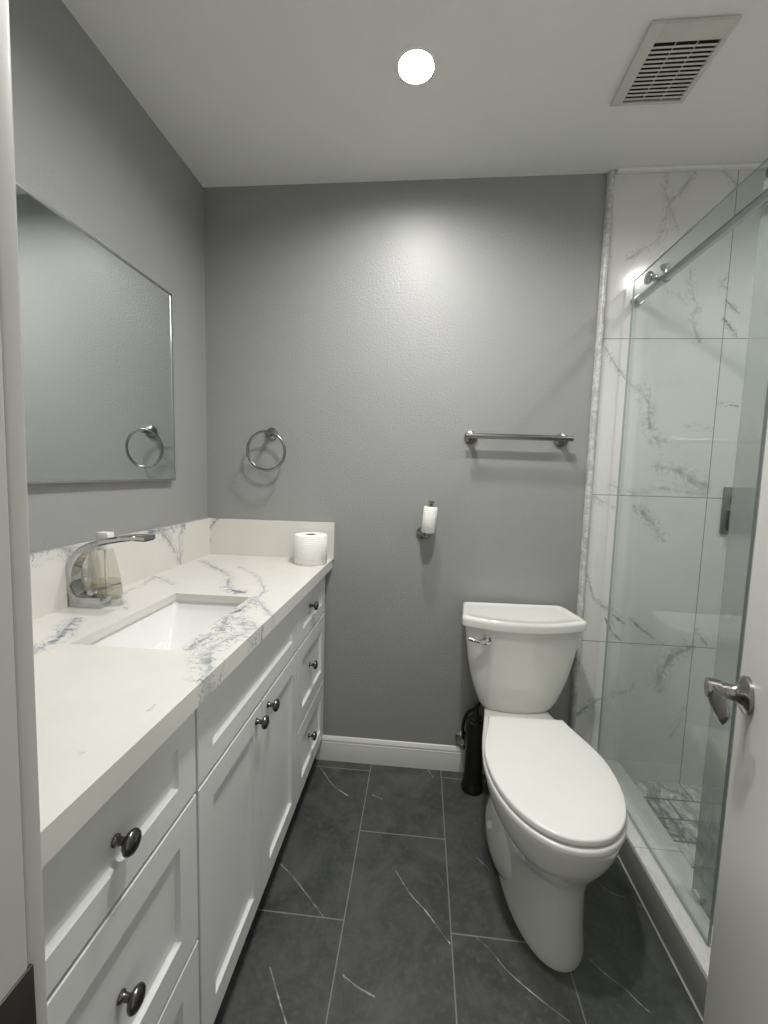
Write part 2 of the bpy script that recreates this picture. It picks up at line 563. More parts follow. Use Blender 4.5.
TILE_VEINS = [
    (0.01, 0.55, [(1.899, 2.43), (1.861, 2.367), (1.815, 2.311), (1.795, 2.203), (1.684, 2.124)]),
    (0.008, 0.5, [(1.806, 2.426), (1.795, 2.384), (1.823, 2.304), (1.859, 2.223)]),
    (0.012, 0.4, [(1.892, 2.423), (1.861, 2.367), (1.821, 2.325)]),
    (0.008, 0.5, [(1.998, 2.426), (2.044, 2.383)]),
    (0.008, 0.5, [(2.045, 2.375), (2.035, 2.333)]),
    (0.011, 0.5, [(1.911, 2.091), (1.931, 1.987), (1.949, 1.943), (1.938, 1.898), (1.967, 1.822)]),
    (0.008, 0.4, [(1.802, 2.033), (1.879, 1.988), (1.911, 1.958)]),
    (0.01, 0.5, [(2.047, 2.06), (2.028, 2.03), (2.044, 2.016)]),
    (0.007, 0.8, [(2.048, 1.971), (2.096, 1.926)]),
    (0.007, 0.9, [(2.047, 1.905), (2.096, 1.845)]),
    (0.006, 0.7, [(1.616, 1.815), (1.693, 1.699), (1.759, 1.63)]),
    (0.016, 0.75, [(1.758, 1.645), (1.8, 1.591), (1.815, 1.497), (1.842, 1.45), (1.873, 1.443)]),
    (0.016, 0.6, [(1.85, 1.346), (1.92, 1.332), (2.001, 1.278), (2.041, 1.255)]),
    (0.02, 0.6, [(1.935, 1.332), (1.999, 1.294), (2.044, 1.271)]),
    (0.01, 0.4, [(1.678, 1.269), (1.774, 1.239), (1.881, 1.259), (2.035, 1.239)]),
    (0.016, 0.7, [(1.786, 1.182), (1.836, 1.143), (1.897, 1.055)]),
    (0.006, 1, [(2.054, 1.594), (2.092, 1.587), (2.129, 1.582)]),
    (0.008, 0.5, [(1.936, 1.507), (2.041, 1.493)]),
    (0.01, 0.5, [(1.627, 1.218), (1.668, 1.195), (1.7, 1.18)]),
    (0.006, 0.7, [(1.622, 0.899), (1.649, 0.812), (1.693, 0.771), (1.729, 0.751)]),
    (0.01, 0.95, [(1.708, 0.764), (1.745, 0.729), (1.781, 0.702)]),
    (0.007, 0.9, [(1.704, 0.72), (1.736, 0.662), (1.772, 0.635)]),
    (0.007, 0.8, [(1.8, 0.725), (1.858, 0.677), (1.937, 0.626)]),
    (0.006, 0.9, [(2.052, 0.696), (2.104, 0.634)]),
    (0.024, 0.65, [(2.039, 0.615), (1.975, 0.581), (1.94, 0.504), (1.932, 0.443)]),
    (0.01, 0.65, [(1.614, 0.296), (1.687, 0.364), (1.755, 0.4), (1.823, 0.42), (1.835, 0.448)]),
    (0.014, 0.4, [(2.046, 0.377), (2.026, 0.299), (2.003, 0.244)]),
]
FLOOR_VEINS = [
    (0.004, 0.6, [(0.516, -0.522), (0.567, -0.557), (0.618, -0.6), (0.693, -0.666)]),
    (0.005, 0.9, [(0.585, -0.804), (0.616, -0.847), (0.662, -0.907), (0.677, -0.929)]),
    (0.004, 1, [(0.895, -0.501), (0.941, -0.568), (0.992, -0.618), (1.039, -0.676), (1.057, -0.696)]),
    (0.005, 0.9, [(0.778, -0.801), (0.821, -0.821), (0.861, -0.834)]),
    (0.005, 1, [(0.538, -0.064), (0.609, -0.155), (0.678, -0.203)]),
    (0.004, 0.7, [(1.003, -0.013), (1.025, -0.058)]),
    (0.004, 0.7, [(0.782, -0.19), (0.82, -0.206)]),
    (0.004, 0.7, [(1.128, -0.668), (1.165, -0.699), (1.2, -0.741), (1.246, -0.777), (1.284, -0.803), (1.33, -0.831)]),
    (0.004, 0.6, [(1.537, -0.459), (1.567, -0.493), (1.62, -0.509), (1.655, -0.539)]),
    (0.004, 0.8, [(1.43, -0.691), (1.461, -0.724), (1.493, -0.748), (1.512, -0.772), (1.532, -0.792)]),
    (0.004, 0.5, [(1.164, -0.42), (1.198, -0.459)]),
]
COUNTER_VEINS = [
    (0.016, 0.7, [(0.045, -0.142), (0.146, -0.243), (0.263, -0.351), (0.316, -0.474)]),
    (0.02, 1, [(0.316, -0.474), (0.36, -0.532), (0.405, -0.552)]),
    (0.01, 0.6, [(0.241, -0.223), (0.351, -0.333), (0.454, -0.507), (0.473, -0.607), (0.559, -0.734)]),
    (0.02, 0.9, [(0.458, -0.594), (0.465, -0.697), (0.454, -0.751), (0.48, -0.838), (0.473, -0.898), (0.466, -0.952)]),
    (0.024, 0.8, [(0.435, -0.729), (0.516, -0.811), (0.544, -0.859), (0.518, -0.9), (0.518, -0.976), (0.555, -1.04), (0.568, -1.075)]),
    (0.012, 0.6, [(0.464, -0.935), (0.536, -1.016), (0.576, -1.086)]),
    (0.01, 0.7, [(0.468, -0.761), (0.523, -0.81), (0.58, -0.801)]),
    (0.018, 1, [(0.107, -0.834), (0.136, -0.894), (0.169, -0.946), (0.173, -0.989), (0.181, -1.019)]),
    (0.01, 0.6, [(0.118, -0.832), (0.099, -0.879)]),
    (0.014, 0.5, [(-0.006, -0.405), (0.064, -0.438), (0.152, -0.505)]),
    (0.01, 0.5, [(0.03, -0.422), (0.067, -0.541), (0.068, -0.614), (0.123, -0.7), (0.186, -0.759)]),
    (0.004, 0.7, [(0.582, -1.363), (0.582, -1.354)]),
    (0.004, 0.5, [(0.529, -1.177), (0.53, -1.159)]),
    (0.004, 0.4, [(0.505, -1.278), (0.509, -1.274)]),
]
SPLASH_LEFT_VEINS = [
    (0.02, 0.9, [(-0.859, 1.074), (-0.804, 1.081), (-0.751, 1.073), (-0.723, 1.048)]),
    (0.012, 0.7, [(-0.765, 1.068), (-0.724, 1.029), (-0.695, 0.985)]),
    (0.01, 0.7, [(-0.37, 1.069), (-0.305, 1.009), (-0.249, 0.929)]),
    (0.016, 0.8, [(-0.213, 1.069), (-0.246, 1.026), (-0.246, 0.928)]),
    (0.02, 0.8, [(-0.431, 1.069), (-0.344, 1.068), (-0.213, 1.069)]),
]
SPLASH_BACK_VEINS = [
    (0.01, 0.8, [(0.019, 1.032), (0.057, 1.077)]),
    (0.008, 0.5, [(0.021, 0.982), (0.008, 0.921)]),
]

# ================================================================ the room
H = 2.44
XS, XR = 1.604, 2.46            # where the grey wall meets the shower tile; shower's right wall
YF = -1.5275                      # room side of the front wall

o = veined_slab('floor', steps(0, 1.70, 0.005), steps(-1.80, 0, 0.005), (0, 1, 2), -0.05, 0.0, FLOOR_VEINS, MAT['floor'], wide=1.5)
o['kind'] = 'structure'
bm = B(); box(bm, -0.8, 2.6, -3.0, -1.80, -0.05, 0.0); struct('floor_hall', bm, MAT['floor'])
# the ceiling is one sheet with a round cut-out for each recessed light
CAN_R = 0.050
bm = B()
for (cx, cy, cz), (rx0, rx1, ry0, ry1) in zip(LAMPS, ((-0.1, 1.6, -0.70, 0.1), (-0.1, 1.6, -1.64, -0.70), (1.6, 2.56, -1.64, 0.1))):
    ang = [2 * PI * k / 48 for k in range(48)] + [math.atan2(y - cy, x - cx) % (2 * PI) for x in (rx0, rx1) for y in (ry0, ry1)]
    ang = sorted(ang)
    inner, outer = [], []
    for a in ang:
        c, s = math.cos(a), math.sin(a)
        k = min(((rx1 - cx) if c > 0 else (rx0 - cx)) / c if abs(c) > 1e-9 else 1e9, ((ry1 - cy) if s > 0 else (ry0 - cy)) / s if abs(s) > 1e-9 else 1e9)
        inner.append((cx + CAN_R * c, cy + CAN_R * s, H))
        outer.append((cx + k * c, cy + k * s, H))
    loft(bm, [inner, outer], False, False)
bmesh.ops.remove_doubles(bm, verts=bm.verts, dist=1e-5)
box(bm, -0.1, 2.56, -1.64, 0.1, H + 0.10, H + 0.14)
struct('ceiling', bm, MAT['ceiling'], sharp=None)
bm = B(); box(bm, -0.1, 0.0, -1.62, 0.1, -0.05, H); struct('wall_left', bm, MAT['wall'])
bm = B(); box(bm, 0.0, XS, 0.0, 0.1, -0.05, H); struct('wall_back', bm, MAT['wall'])
o = veined_slab('wall_shower_back', steps(XS, XR, 0.006), steps(-0.05, H, 0.006), (0, 2, 1), 0.1, -0.010, TILE_VEINS, MAT['tile'], wide=2.0)
o['kind'] = 'structure'
bm = B(); box(bm, XR, XR + 0.1, -1.62, 0.1, -0.05, H); struct('wall_right', bm, MAT['tile'])
# the front wall with the doorway the photograph was taken through
DX0, DX1, DH = 0.70, 1.290, 2.045
bm = B()
box(bm, 0.0, DX0 - 0.02, YF - 0.11, YF, 0, H)
box(bm, DX1 + 0.02, 1.73, YF - 0.11, YF, 0, H)
box(bm, DX0 - 0.02, DX1 + 0.02, YF - 0.11, YF, DH + 0.02, H)
struct('wall_front', bm, MAT['wall'])
bm = B(); box(bm, 1.73, XR, YF - 0.11, YF, 0, H); struct('wall_shower_front', bm, MAT['tile'])

# jamb and casing of the doorway, a little out of plumb
def lean(bm):
    for v in bm.verts: v.co.y += (v.co.z - 1.12) * 0.014
bm = B()
box(bm, DX0 - 0.02, DX0, YF - 0.115, YF - 0.005, 0, DH, 0.002)
box(bm, DX1, DX1 + 0.02, YF - 0.115, YF - 0.005, 0, DH, 0.002)
box(bm, DX0 - 0.02, DX1 + 0.02, YF - 0.115, YF - 0.005, DH, DH + 0.02, 0.002)
lean(bm)
jamb = struct('trim_1', bm, MAT['jamb_paint'])
bm = B()
box(bm, DX0 - 0.0315, DX0 - 0.0015, YF - 0.006, YF + 0.010, 0, DH + 0.03, 0.004, 3)
box(bm, DX1 + 0.0015, DX1 + 0.0315, YF - 0.006, YF + 0.010, 0, DH + 0.03, 0.004, 3)
box(bm, DX0 - 0.0315, DX1 + 0.0315, YF - 0.006, YF + 0.010, DH + 0.0015, DH + 0.0315, 0.004, 3)
lean(bm)
struct('trim_2', bm, MAT['jamb_paint'])
st = B(); box(st, DX0 - 0.001, DX0 + 0.0015, YF - 0.058, YF - 0.0052, 0.905, 0.974, 0.0008)
tag(obj('strike_plate', st, MAT['bronze'], jamb), label='dark bronze strike plate')
st = B()
for z in (0.958, 0.918): lathe(st, [(0.0045, 0), (0.004, 0.0012), (0.0, 0.0016)], (DX0 + 0.0012, YF - 0.036, z), (1, 0, 0), 14)
obj('screw', st, MAT['pewter'], [c for c in jamb.children][0])

# baseboard along the back wall
def baseboard_profile(y0):
    return [(0, 0), (-0.014, 0), (-0.014, 0.072), (-0.0125, 0.077), (-0.0125, 0.083), (-0.0105, 0.087),
            (-0.0105, 0.094), (-0.007, 0.102), (-0.003, 0.108), (0, 0.110)]
bm = B()
loft(bm, [[(x, p[0], p[1]) for p in baseboard_profile(0)] for x in (0.50, XS - 0.012)])
struct('baseboard_back', bm, MAT['white_paint'], sharp=20)

# marble pencil trim between the paint and the tile
bm = B()
sec = [(1.592, 0.0), (1.593, -0.014), (1.596, -0.020), (1.602, -0.0225), (1.610, -0.0215), (1.614, -0.017), (1.615, -0.010), (1.615, 0.0)]
loft(bm, [[(x, y, z) for x, y in sec] for z in (0.0, H)])
struct('trim_3', bm, MAT['trim_marble'], sharp=50)
# painted corner bead between the shower tile and the ceiling
bm = B(); box(bm, 1.618, XR, -0.030, -0.009, H - 0.012, H, 0.004); struct('trim_4', bm, MAT['ceiling'])

# shower curb and pan
bm = B()
box(bm, 1.655, 1.80, YF, -0.010, 0, 0.113, 0.004, 2)
curb = struct('trim_5', bm, MAT['curb'])
bm = B()
for y in (-0.44, -1.05): box(bm, 1.6545, 1.8005, y - 0.001, y + 0.001, 0.002, 0.1134)
obj('grout_line', bm, simple('pale_grey_grout', (0.34, 0.35, 0.335), 0.9), curb)
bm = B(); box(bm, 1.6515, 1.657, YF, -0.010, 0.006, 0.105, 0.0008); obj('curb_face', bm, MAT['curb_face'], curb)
bm = B(); box(bm, 1.6475, 1.656, YF, -0.010, 0.0, 0.0035, 0.001); obj('grout_bead', bm, simple('light_caulk', (0.42, 0.42, 0.40), 0.8), curb)
bm = B(); box(bm, 1.70, XR, YF, -0.010, -0.04, 0.03); struct('floor_shower', bm, MAT['mosaic'])

# ================================================================ the entry door, open into the room
hinge = Vector((1.280, -1.535, 0)); edge = Vector((1.495, -1.002, 0))
dd = (edge - hinge).normalized()
nn = Vector((-dd.y, dd.x, 0))                       # towards the room / the camera
def door_frame(bm, verts=None):
    m = Matrix(((dd.x, nn.x, 0, hinge.x), (dd.y, nn.y, 0, hinge.y), (0, 0, 1, 0), (0, 0, 0, 1)))
    for v in bm.verts: v.co = m @ v.co
DL = (edge - hinge).length
bm = B(); box(bm, 0, DL, -0.035, 0.0, 0.012, 2.035, 0.002, 2); door_frame(bm)
door = struct('door_1', bm, MAT['door_paint'])
def lever_set(side):
    bm = B()
    s = 1 if side > 0 else -1
    y0 = 0.0 if s > 0 else -0.035
    c = (DL - 0.048, y0, 0.943)
    lathe(bm, [(0.0305, 0), (0.0305, 0.005), (0.029, 0.007), (0.021, 0.011), (0.014, 0.018), (0.0125, 0.024), (0.0125, 0.032)], c, (0, s, 0), 36)
    lathe(bm, [(0.0115, 0.030), (0.0115, 0.036), (0.0155, 0.037), (0.0165, 0.050), (0.0158, 0.055), (0.012, 0.056)], c, (0, s, 0), 30)
    rose = obj('lever_rose', (door_frame(bm), bm)[1], MAT['nickel'], door)
    bm = B()
    path = spline([(c[0] - 0.002, c[1] + s * 0.047, c[2] - 0.004), (c[0] - 0.014, c[1] + s * 0.046, c[2] - 0.010),
                   (c[0] - 0.030, c[1] + s * 0.041, c[2] - 0.017), (c[0] - 0.046, c[1] + s * 0.034, c[2] - 0.022)], 8)
    rings = []
    n = 20
    for i, p in enumerate(path):
        f = i / (len(path) - 1)
        hz = (0.0155 + 0.010 * math.sin(PI * min(f, 0.8) / 1.6)) * (1 - max(0, f - 0.7) ** 2 * 9)
        hy = 0.0085 - 0.0055 * f
        rings.append([p + Vector((0, hy * math.cos(2 * PI * k / n), hz * math.sin(2 * PI * k / n))) for k in range(n)])
    loft(bm, rings)
    door_frame(bm)
    obj('lever', bm, MAT['nickel'], rose)
lever_set(1)
lever_set(-1)
bm = B(); box(bm, DL - 0.0005, DL + 0.0015, -0.029, -0.006, 0.915, 0.971, 0.0005); box(bm, DL, DL + 0.009, -0.024, -0.011, 0.935, 0.951, 0.002); door_frame(bm)
obj('latch_plate', bm, MAT['nickel'], door)

# ================================================================ ceiling lights and vent
def ceiling_light(p, label, lens=MAT['lamp']):
    t = thing('ceiling_light', label, 'light', p, group='round ceiling lights')
    bm = B()
    lathe(bm, [(0.0495, 0.040), (0.0495, -0.0012), (0.051, -0.002), (0.057, -0.0018), (0.0605, -0.0004), (0.0605, 0.0002)], p, (0, 0, 1), 48, cap0=False, cap1=False)
    obj('trim_ring', bm, MAT['ceiling'], t)
    bm = B()
    lathe(bm, [(0.0, 0.0115), (0.020, 0.0118), (0.040, 0.0135), (0.0488, 0.016)], p, (0, 0, 1), 48, cap0=False, cap1=False)
    obj('lens', bm, lens, t)
    return t
ceiling_light(LAMPS[0], 'lit round recessed light in the ceiling left of the vent')
ceiling_light(LAMPS[1], 'lit round recessed light in the ceiling above the room, nearer the door', MAT['lamp_door'])
ceiling_light(LAMPS[2], 'lit round recessed light in the ceiling over the shower', MAT['lamp_shower'])

t = thing('ceiling_vent', 'ivory rectangular exhaust vent grille on the ceiling with dark slots', 'vent', (1.575, -0.424, H))
vx0, vx1, vy0, vy1 = 1.470, 1.681, -0.542, -0.306
sx0, sx1, sy0, sy1 = 1.503, 1.666, -0.494, -0.316
bm = B()
z0, z1 = H - 0.012, H - 0.0005
box(bm, vx0, sx0, vy0, vy1, z0, z1, 0.003); box(bm, sx1, vx1, vy0, vy1, z0, z1, 0.003)
box(bm, sx0 - 0.004, sx1 + 0.004, vy0, sy0, z0, z1, 0.003); box(bm, sx0 - 0.004, sx1 + 0.004, sy1, vy1, z0, z1, 0.003)
obj('vent_frame', bm, MAT['vent'], t)
bm = B()
pit = (sy1 - sy0) / 14
for k in range(14):
    y = sy0 + k * pit
    if k: box(bm, sx0, sx1, y - 0.0030, y + 0.0030, z0 + 0.0005, z0 + 0.0030, 0.001, 1)
for f in (1 / 3, 2 / 3): box(bm, sx0 + (sx1 - sx0) * f - 0.0006, sx0 + (sx1 - sx0) * f + 0.0006, sy0, sy1, z0 + 0.001, z0 + 0.005)
obj('grille_slats', bm, MAT['vent'], t)
bm = B(); box(bm, sx0 - 0.002, sx1 + 0.002, sy0 - 0.002, sy1 + 0.002, z1 - 0.002, z1 - 0.0005); obj('vent_backing', bm, MAT['black_hole'], t)

# ================================================================ mirror
t = thing('wall_mirror', 'large rectangular mirror with a thin silver frame on the left wall', 'mirror', (0.0, -0.78, 1.245))
mx, my0, my1, mz0, mz1 = 0.022, -1.285, -0.270, 1.243, 1.908
bm = B(); box(bm, 0.001, mx - 0.003, my0 + 0.004, my1 - 0.004, mz0 + 0.004, mz1 - 0.004); obj('mirror_glass', bm, MAT['mirror'], t, sharp=None)
bm = B()
fwid = 0.006
box(bm, 0.0, mx, my0, my1, mz0, mz0 + fwid, 0.001); box(bm, 0.0, mx, my0, my1, mz1 - fwid, mz1, 0.001)
box(bm, 0.0, mx, my0, my0 + fwid, mz0, mz1, 0.001); box(bm, 0.0, mx, my1 - fwid, my1, mz0, mz1, 0.001)
obj('mirror_frame', bm, MAT['frame'], t)

# ================================================================ vanity
VX = 0.535                                            # front face of doors and drawers
VY0, VY1 = -1.455, -0.004
t = thing('vanity_cabinet', 'white shaker vanity cabinet with drawers and doors along the left wall', 'cabinet', (0.27, -0.73, 0))
bm = B()
xf = VX - 0.021
for y in (VY0, -1.059, -0.421, VY1 - 0.018): box(bm, 0.002, xf, y, y + 0.018, 0.10, 0.876, 0.0005)
box(bm, 0.002, xf, VY0, VY1, 0.10, 0.118)
box(bm, xf - 0.018, xf, VY0, VY1, 0.66, 0.70); box(bm, xf - 0.018, xf, VY0, VY1, 0.845, 0.876)
for y0, y1 in ((VY0, -1.041), (-0.421, VY1)): box(bm, xf - 0.018, xf, y0, y1, 0.365, 0.40)
box(bm, xf - 0.018, xf, -0.752, -0.712, 0.10, 0.70)
obj('carcass', bm, MAT['cabinet_inside'], t)
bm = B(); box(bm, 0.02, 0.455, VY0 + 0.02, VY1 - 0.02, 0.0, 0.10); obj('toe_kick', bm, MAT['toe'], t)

def shaker(bm, y0, y1, z0, z1, rail=0.055, stile=0.055, depth=0.010, th=0.020):
    """one frame-and-panel front with a small chamfer into the recessed panel"""
    x1, x0 = VX, VX - th
    r = 0.0012
    ring = lambda a, b, c, d, x: [(x, a, c), (x, b, c), (x, b, d), (x, a, d)]
    rings = [ring(y0, y1, z0, z1, x0), ring(y0, y1, z0, z1, x1 - r), ring(y0 + r, y1 - r, z0 + r, z1 - r, x1),
             ring(y0 + stile, y1 - stile, z0 + rail, z1 - rail, x1),
             ring(y0 + stile + 0.0015, y1 - stile - 0.0015, z0 + rail + 0.0015, z1 - rail - 0.0015, x1 - depth * 0.75),
             ring(y0 + stile + 0.0035, y1 - stile - 0.0035, z0 + rail + 0.0035, z1 - rail - 0.0035, x1 - depth)]
    loft(bm, rings)

def knob(parent, y, z, x):
    bm = B()
    lathe(bm, [(0.0085, 0), (0.0085, 0.002), (0.006, 0.005), (0.0052, 0.012), (0.0065, 0.016), (0.0135, 0.0185), (0.0168, 0.0225),
               (0.0168, 0.0255), (0.0145, 0.029), (0.009, 0.0315), (0.0, 0.0325)], (x, y, z), (1, 0, 0), 28)
    return obj('knob', bm, MAT['pewter'], parent, label='dark pewter knob')

Zr = [(0.690, 0.857), (0.388, 0.682), (0.118, 0.380)]
for (y0, y1, yk, zk) in ((-0.409, -0.018, -0.228, (0.780, 0.546, 0.256)), (-1.445, -1.054, -1.246, (0.768, 0.523, 0.256))):
    for (z0, z1), k in zip(Zr, zk):
        bm = B(); shaker(bm, y0, y1, z0, z1, rail=0.046 if z1 - z0 < 0.2 else 0.055)
        d = obj('drawer', bm, MAT['cabinet'], t, sharp=20)
        knob(d, yk, k, VX - 0.009)
bm = B(); shaker(bm, -1.046, -0.416, 0.690, 0.857, rail=0.046); obj('false_drawer_front', bm, MAT['cabinet'], t, sharp=20)
for (y0, y1, yk) in ((-0.7295, -0.416, -0.692), (-1.046, -0.7335, -0.771)):
    bm = B(); shaker(bm, y0, y1, 0.118, 0.682)
    d = obj('door', bm, MAT['cabinet'], t, sharp=20)
    knob(d, yk, 0.650, VX)

# countertop with the basin cut-out, and two splashes
SH = (0.215, 0.445, -0.968, -0.594)
CT = 0.917
o = veined_slab('countertop', steps(0.001, 0.563, 0.004, (SH[0], SH[1])), steps(-1.470, -0.001, 0.005, (SH[2], SH[3])), (0, 1, 2),
                0.896, CT, COUNTER_VEINS, MAT['quartz'], hole=SH, wide=1.35)
tag(o, 'white quartz countertop with blue grey veins on the vanity', 'countertop')
veined_slab('front_edge', steps(0.541, 0.563, 0.004), steps(-1.470, -0.001, 0.005), (0, 1, 2), 0.878, 0.896, COUNTER_VEINS, MAT['quartz'], o, wide=1.35)
o = veined_slab('backsplash', steps(-1.470, -0.001, 0.006), steps(CT, 1.075, 0.006), (1, 2, 0), 0.001, 0.020, SPLASH_LEFT_VEINS, MAT['quartz'], wide=1.5)
tag(o, 'long veined quartz backsplash along the left wall behind the faucet', 'backsplash')
o = veined_slab('backsplash', steps(0.020, 0.570, 0.006), steps(CT, 1.075, 0.006), (0, 2, 1), -0.001, -0.020, SPLASH_BACK_VEINS, MAT['quartz'], wide=1.5)
tag(o, 'short plain quartz side splash on the back wall behind the toilet roll', 'backsplash')

# undermount basin
t = thing('sink', 'white rectangular undermount sink basin set in the countertop', 'sink', (0.33, -0.78, 0.74))
def rrect(x0, x1, y0, y1, r, z, n=6):
    out = []
    for cx, cy, a0 in ((x1 - r, y1 - r, 0), (x0 + r, y1 - r, PI / 2), (x0 + r, y0 + r, PI), (x1 - r, y0 + r, 1.5 * PI)):
        for k in range(n + 1):
            a = a0 + PI / 2 * k / n
            out.append((cx + r * math.cos(a), cy + r * math.sin(a), z))
    return out
bm = B()
x0, x1, y0, y1 = SH[0] - 0.006, SH[1] + 0.006, SH[2] - 0.006, SH[3] + 0.006
rings = [rrect(x0 - 0.012, x1 + 0.012, y0 - 0.012, y1 + 0.012, 0.02, 0.8955), rrect(x0, x1, y0, y1, 0.014, 0.8955), rrect(x0 + 0.002, x1 - 0.002, y0 + 0.004, y1 - 0.004, 0.016, 0.884),
         rrect(x0 + 0.012, x1 - 0.012, y0 + 0.030, y1 - 0.045, 0.026, 0.80), rrect(x0 + 0.022, x1 - 0.022, y0 + 0.05, y1 - 0.085, 0.034, 0.765),
         rrect(x0 + 0.04, x1 - 0.04, y0 + 0.075, y1 - 0.115, 0.03, 0.752), rrect(0.31, 0.35, -0.80, -0.76, 0.018, 0.746)]
outer = [rrect(0.30, 0.36, -0.81, -0.75, 0.02, 0.730), rrect(x0 - 0.004, x1 + 0.004, y0 - 0.004, y1 + 0.004, 0.02, 0.742), rrect(x0 - 0.012, x1 + 0.012, y0 - 0.012, y1 + 0.012, 0.02, 0.8955)]
loft(bm, rings + [outer[0], outer[1], outer[2]][0:3], cap0=False, cap1=False)
bmesh.ops.remove_doubles(bm, verts=bm.verts, dist=1e-5)
obj('basin', bm, MAT['sink'], t, sharp=50)
bm = B(); lathe(bm, [(0.021, 0), (0.021, 0.002), (0.017, 0.003), (0.0, 0.0035)], (0.33, -0.78, 0.7465), (0, 0, 1), 28); obj('drain', bm, MAT['chrome'], t)

# faucet: block base, arched flat spout, side lever
FX, FY = 0.062, -0.742
t = thing('faucet', 'chrome single lever faucet with an arched flat spout behind the sink', 'faucet', (FX, FY, CT))
bm = B(); box(bm, 0.024, 0.113, FY - 0.019, FY + 0.019, CT, CT + 0.028, 0.002); obj('base', bm, MAT['chrome'], t)
bm = B()
path = spline([(0.048, FY, CT + 0.016), (0.030, FY, CT + 0.036), (0.021, FY, CT + 0.072), (0.028, FY, CT + 0.112), (0.056, FY, CT + 0.148), (0.102, FY, CT + 0.171),
               (0.160, FY, CT + 0.184), (0.205, FY, CT + 0.190), (0.240, FY, CT + 0.190)], 6)
rings = []
for i, p in enumerate(path):
    d = (path[min(i + 1, len(path) - 1)] - path[max(i - 1, 0)]).normalized()
    nrm = Vector((-d.z, 0, d.x))
    f = i / (len(path) - 1)
    w, h = 0.020 + 0.002 * f, 0.0115 - 0.005 * f
    rings.append([p + Vector((0, sy * w * c, 0)) + nrm * sn * h for sy, c, sn in
                  ((1, 1, 0.5), (1, 0.8, 1), (-1, 0.8, 1), (-1, 1, 0.5), (-1, 1, -0.5), (-1, 0.8, -1), (1, 0.8, -1), (1, 1, -0.5))])
loft(bm, rings)
sp = obj('spout', bm, MAT['chrome'], t, sharp=40)
bm = B()
tip = path[-1]
box(bm, tip.x - 0.030, tip.x + 0.001, FY - 0.018, FY + 0.018, tip.z - 0.0075, tip.z - 0.0045, 0.001)
tag(obj('spout_outlet', bm, MAT['black'], sp), label='dark spout outlet')
bm = B(); box(bm, 0.066, 0.084, FY - 0.010, FY + 0.010, CT + 0.028, CT + 0.046, 0.003)
tube(bm, [(0.072, FY, CT + 0.042), (0.100, FY + 0.020, CT + 0.048), (0.128, FY + 0.038, CT + 0.054)], [0.0045, 0.004, 0.0035], 10)
obj('lever', bm, MAT['chrome'], t)

# soap bottle behind the faucet
bx, by = 0.064, -0.679
t = thing('soap_bottle', 'clear conical hand soap bottle with white cap behind the faucet', 'soap bottle', (bx, by, CT))
bm = B(); lathe(bm, [(0.030, 0), (0.038, 0.003), (0.0405, 0.012), (0.039, 0.036), (0.033, 0.074), (0.0265, 0.110), (0.0215, 0.134), (0.019, 0.146)], (bx, by, CT + 0.0005), (0, 0, 1), 36)
obj('bottle_body', bm, MAT['bottle'], t)
bm = B(); lathe(bm, [(0.029, 0.002), (0.0365, 0.006), (0.0388, 0.013), (0.0374, 0.035), (0.0345, 0.054), (0.0, 0.0545)], (bx, by, CT + 0.0005), (0, 0, 1), 36, cap1=False)
obj('liquid_soap', bm, MAT['soap'], t)
bm = B(); tube(bm, [(bx, by, CT + 0.008), (bx, by, CT + 0.145)], 0.003, 8); obj('dip_tube', bm, MAT['cap'], t)
bm = B()
lathe(bm, [(0.0205, 0.142), (0.0215, 0.144), (0.0215, 0.160), (0.019, 0.163), (0.0085, 0.164), (0.0085, 0.170)], (bx, by, CT), (0, 0, 1), 30)
box(bm, bx - 0.018, bx + 0.020, by - 0.013, by + 0.013, CT + 0.169, CT + 0.190, 0.004)
obj('pump_cap', bm, MAT['cap'], t)

# toilet roll on the counter
def paper_roll(name, label, c, axis, r, h, core, group=None, sheet=False):
    t = thing(name, label, 'toilet paper', c)
    a = Vector(axis).normalized()
    bm = B()
    k = 0.004
    rings = lathe(bm, [(core, 0), (r - k, 0), (r, k), (r * 1.003, h * 0.5), (r, h - k), (r - k, h), (core, h), (core, 0)], c, a, 48, cap0=False, cap1=False)
    bmesh.ops.remove_doubles(bm, verts=bm.verts, dist=1e-6)
    obj('paper', bm, MAT['tissue'], t, sharp=45)
    bm = B()
    lathe(bm, [(core - 0.0005, 0.0005), (core - 0.0005, h - 0.0005), (core - 0.002, h - 0.0005), (core - 0.002, 0.0005), (core - 0.0005, 0.0005)], c, a, 32, cap0=False, cap1=False)
    bmesh.ops.remove_doubles(bm, verts=bm.verts, dist=1e-6)
    obj('cardboard_core', bm, MAT['card'], t)
    return t
paper_roll('toilet_paper_roll', 'full white toilet paper roll standing on the countertop end', (0.492, -0.100, CT), (0, 0, 1), 0.067, 0.118, 0.022)

# ================================================================ fittings on the back wall
t = thing('towel_ring', 'round metal towel ring on the back wall beside the mirror', 'towel ring', (0.291, 0, 1.445))
bm = B()
lathe(bm, [(0.0265, 0), (0.0265, 0.005), (0.0245, 0.009), (0.013, 0.013), (0.0095, 0.020), (0.0085, 0.040), (0.0105, 0.047), (0.0115, 0.056), (0.0095, 0.063), (0.0, 0.064)], (0.291, 0, 1.445), (0, -1, 0), 32)
obj('wall_mount', bm, MAT['nickel'], t)
bm = B()
rc = Vector((0.287, -0.056, 1.370))
tube(bm, [rc + Vector((0.0795 * math.cos(2 * PI * k / 64), -0.004 * math.sin(2 * PI * k / 64), 0.0795 * math.sin(2 * PI * k / 64))) for k in range(64)], 0.0056, 12, closed=True)
obj('ring', bm, MAT['nickel'], t)

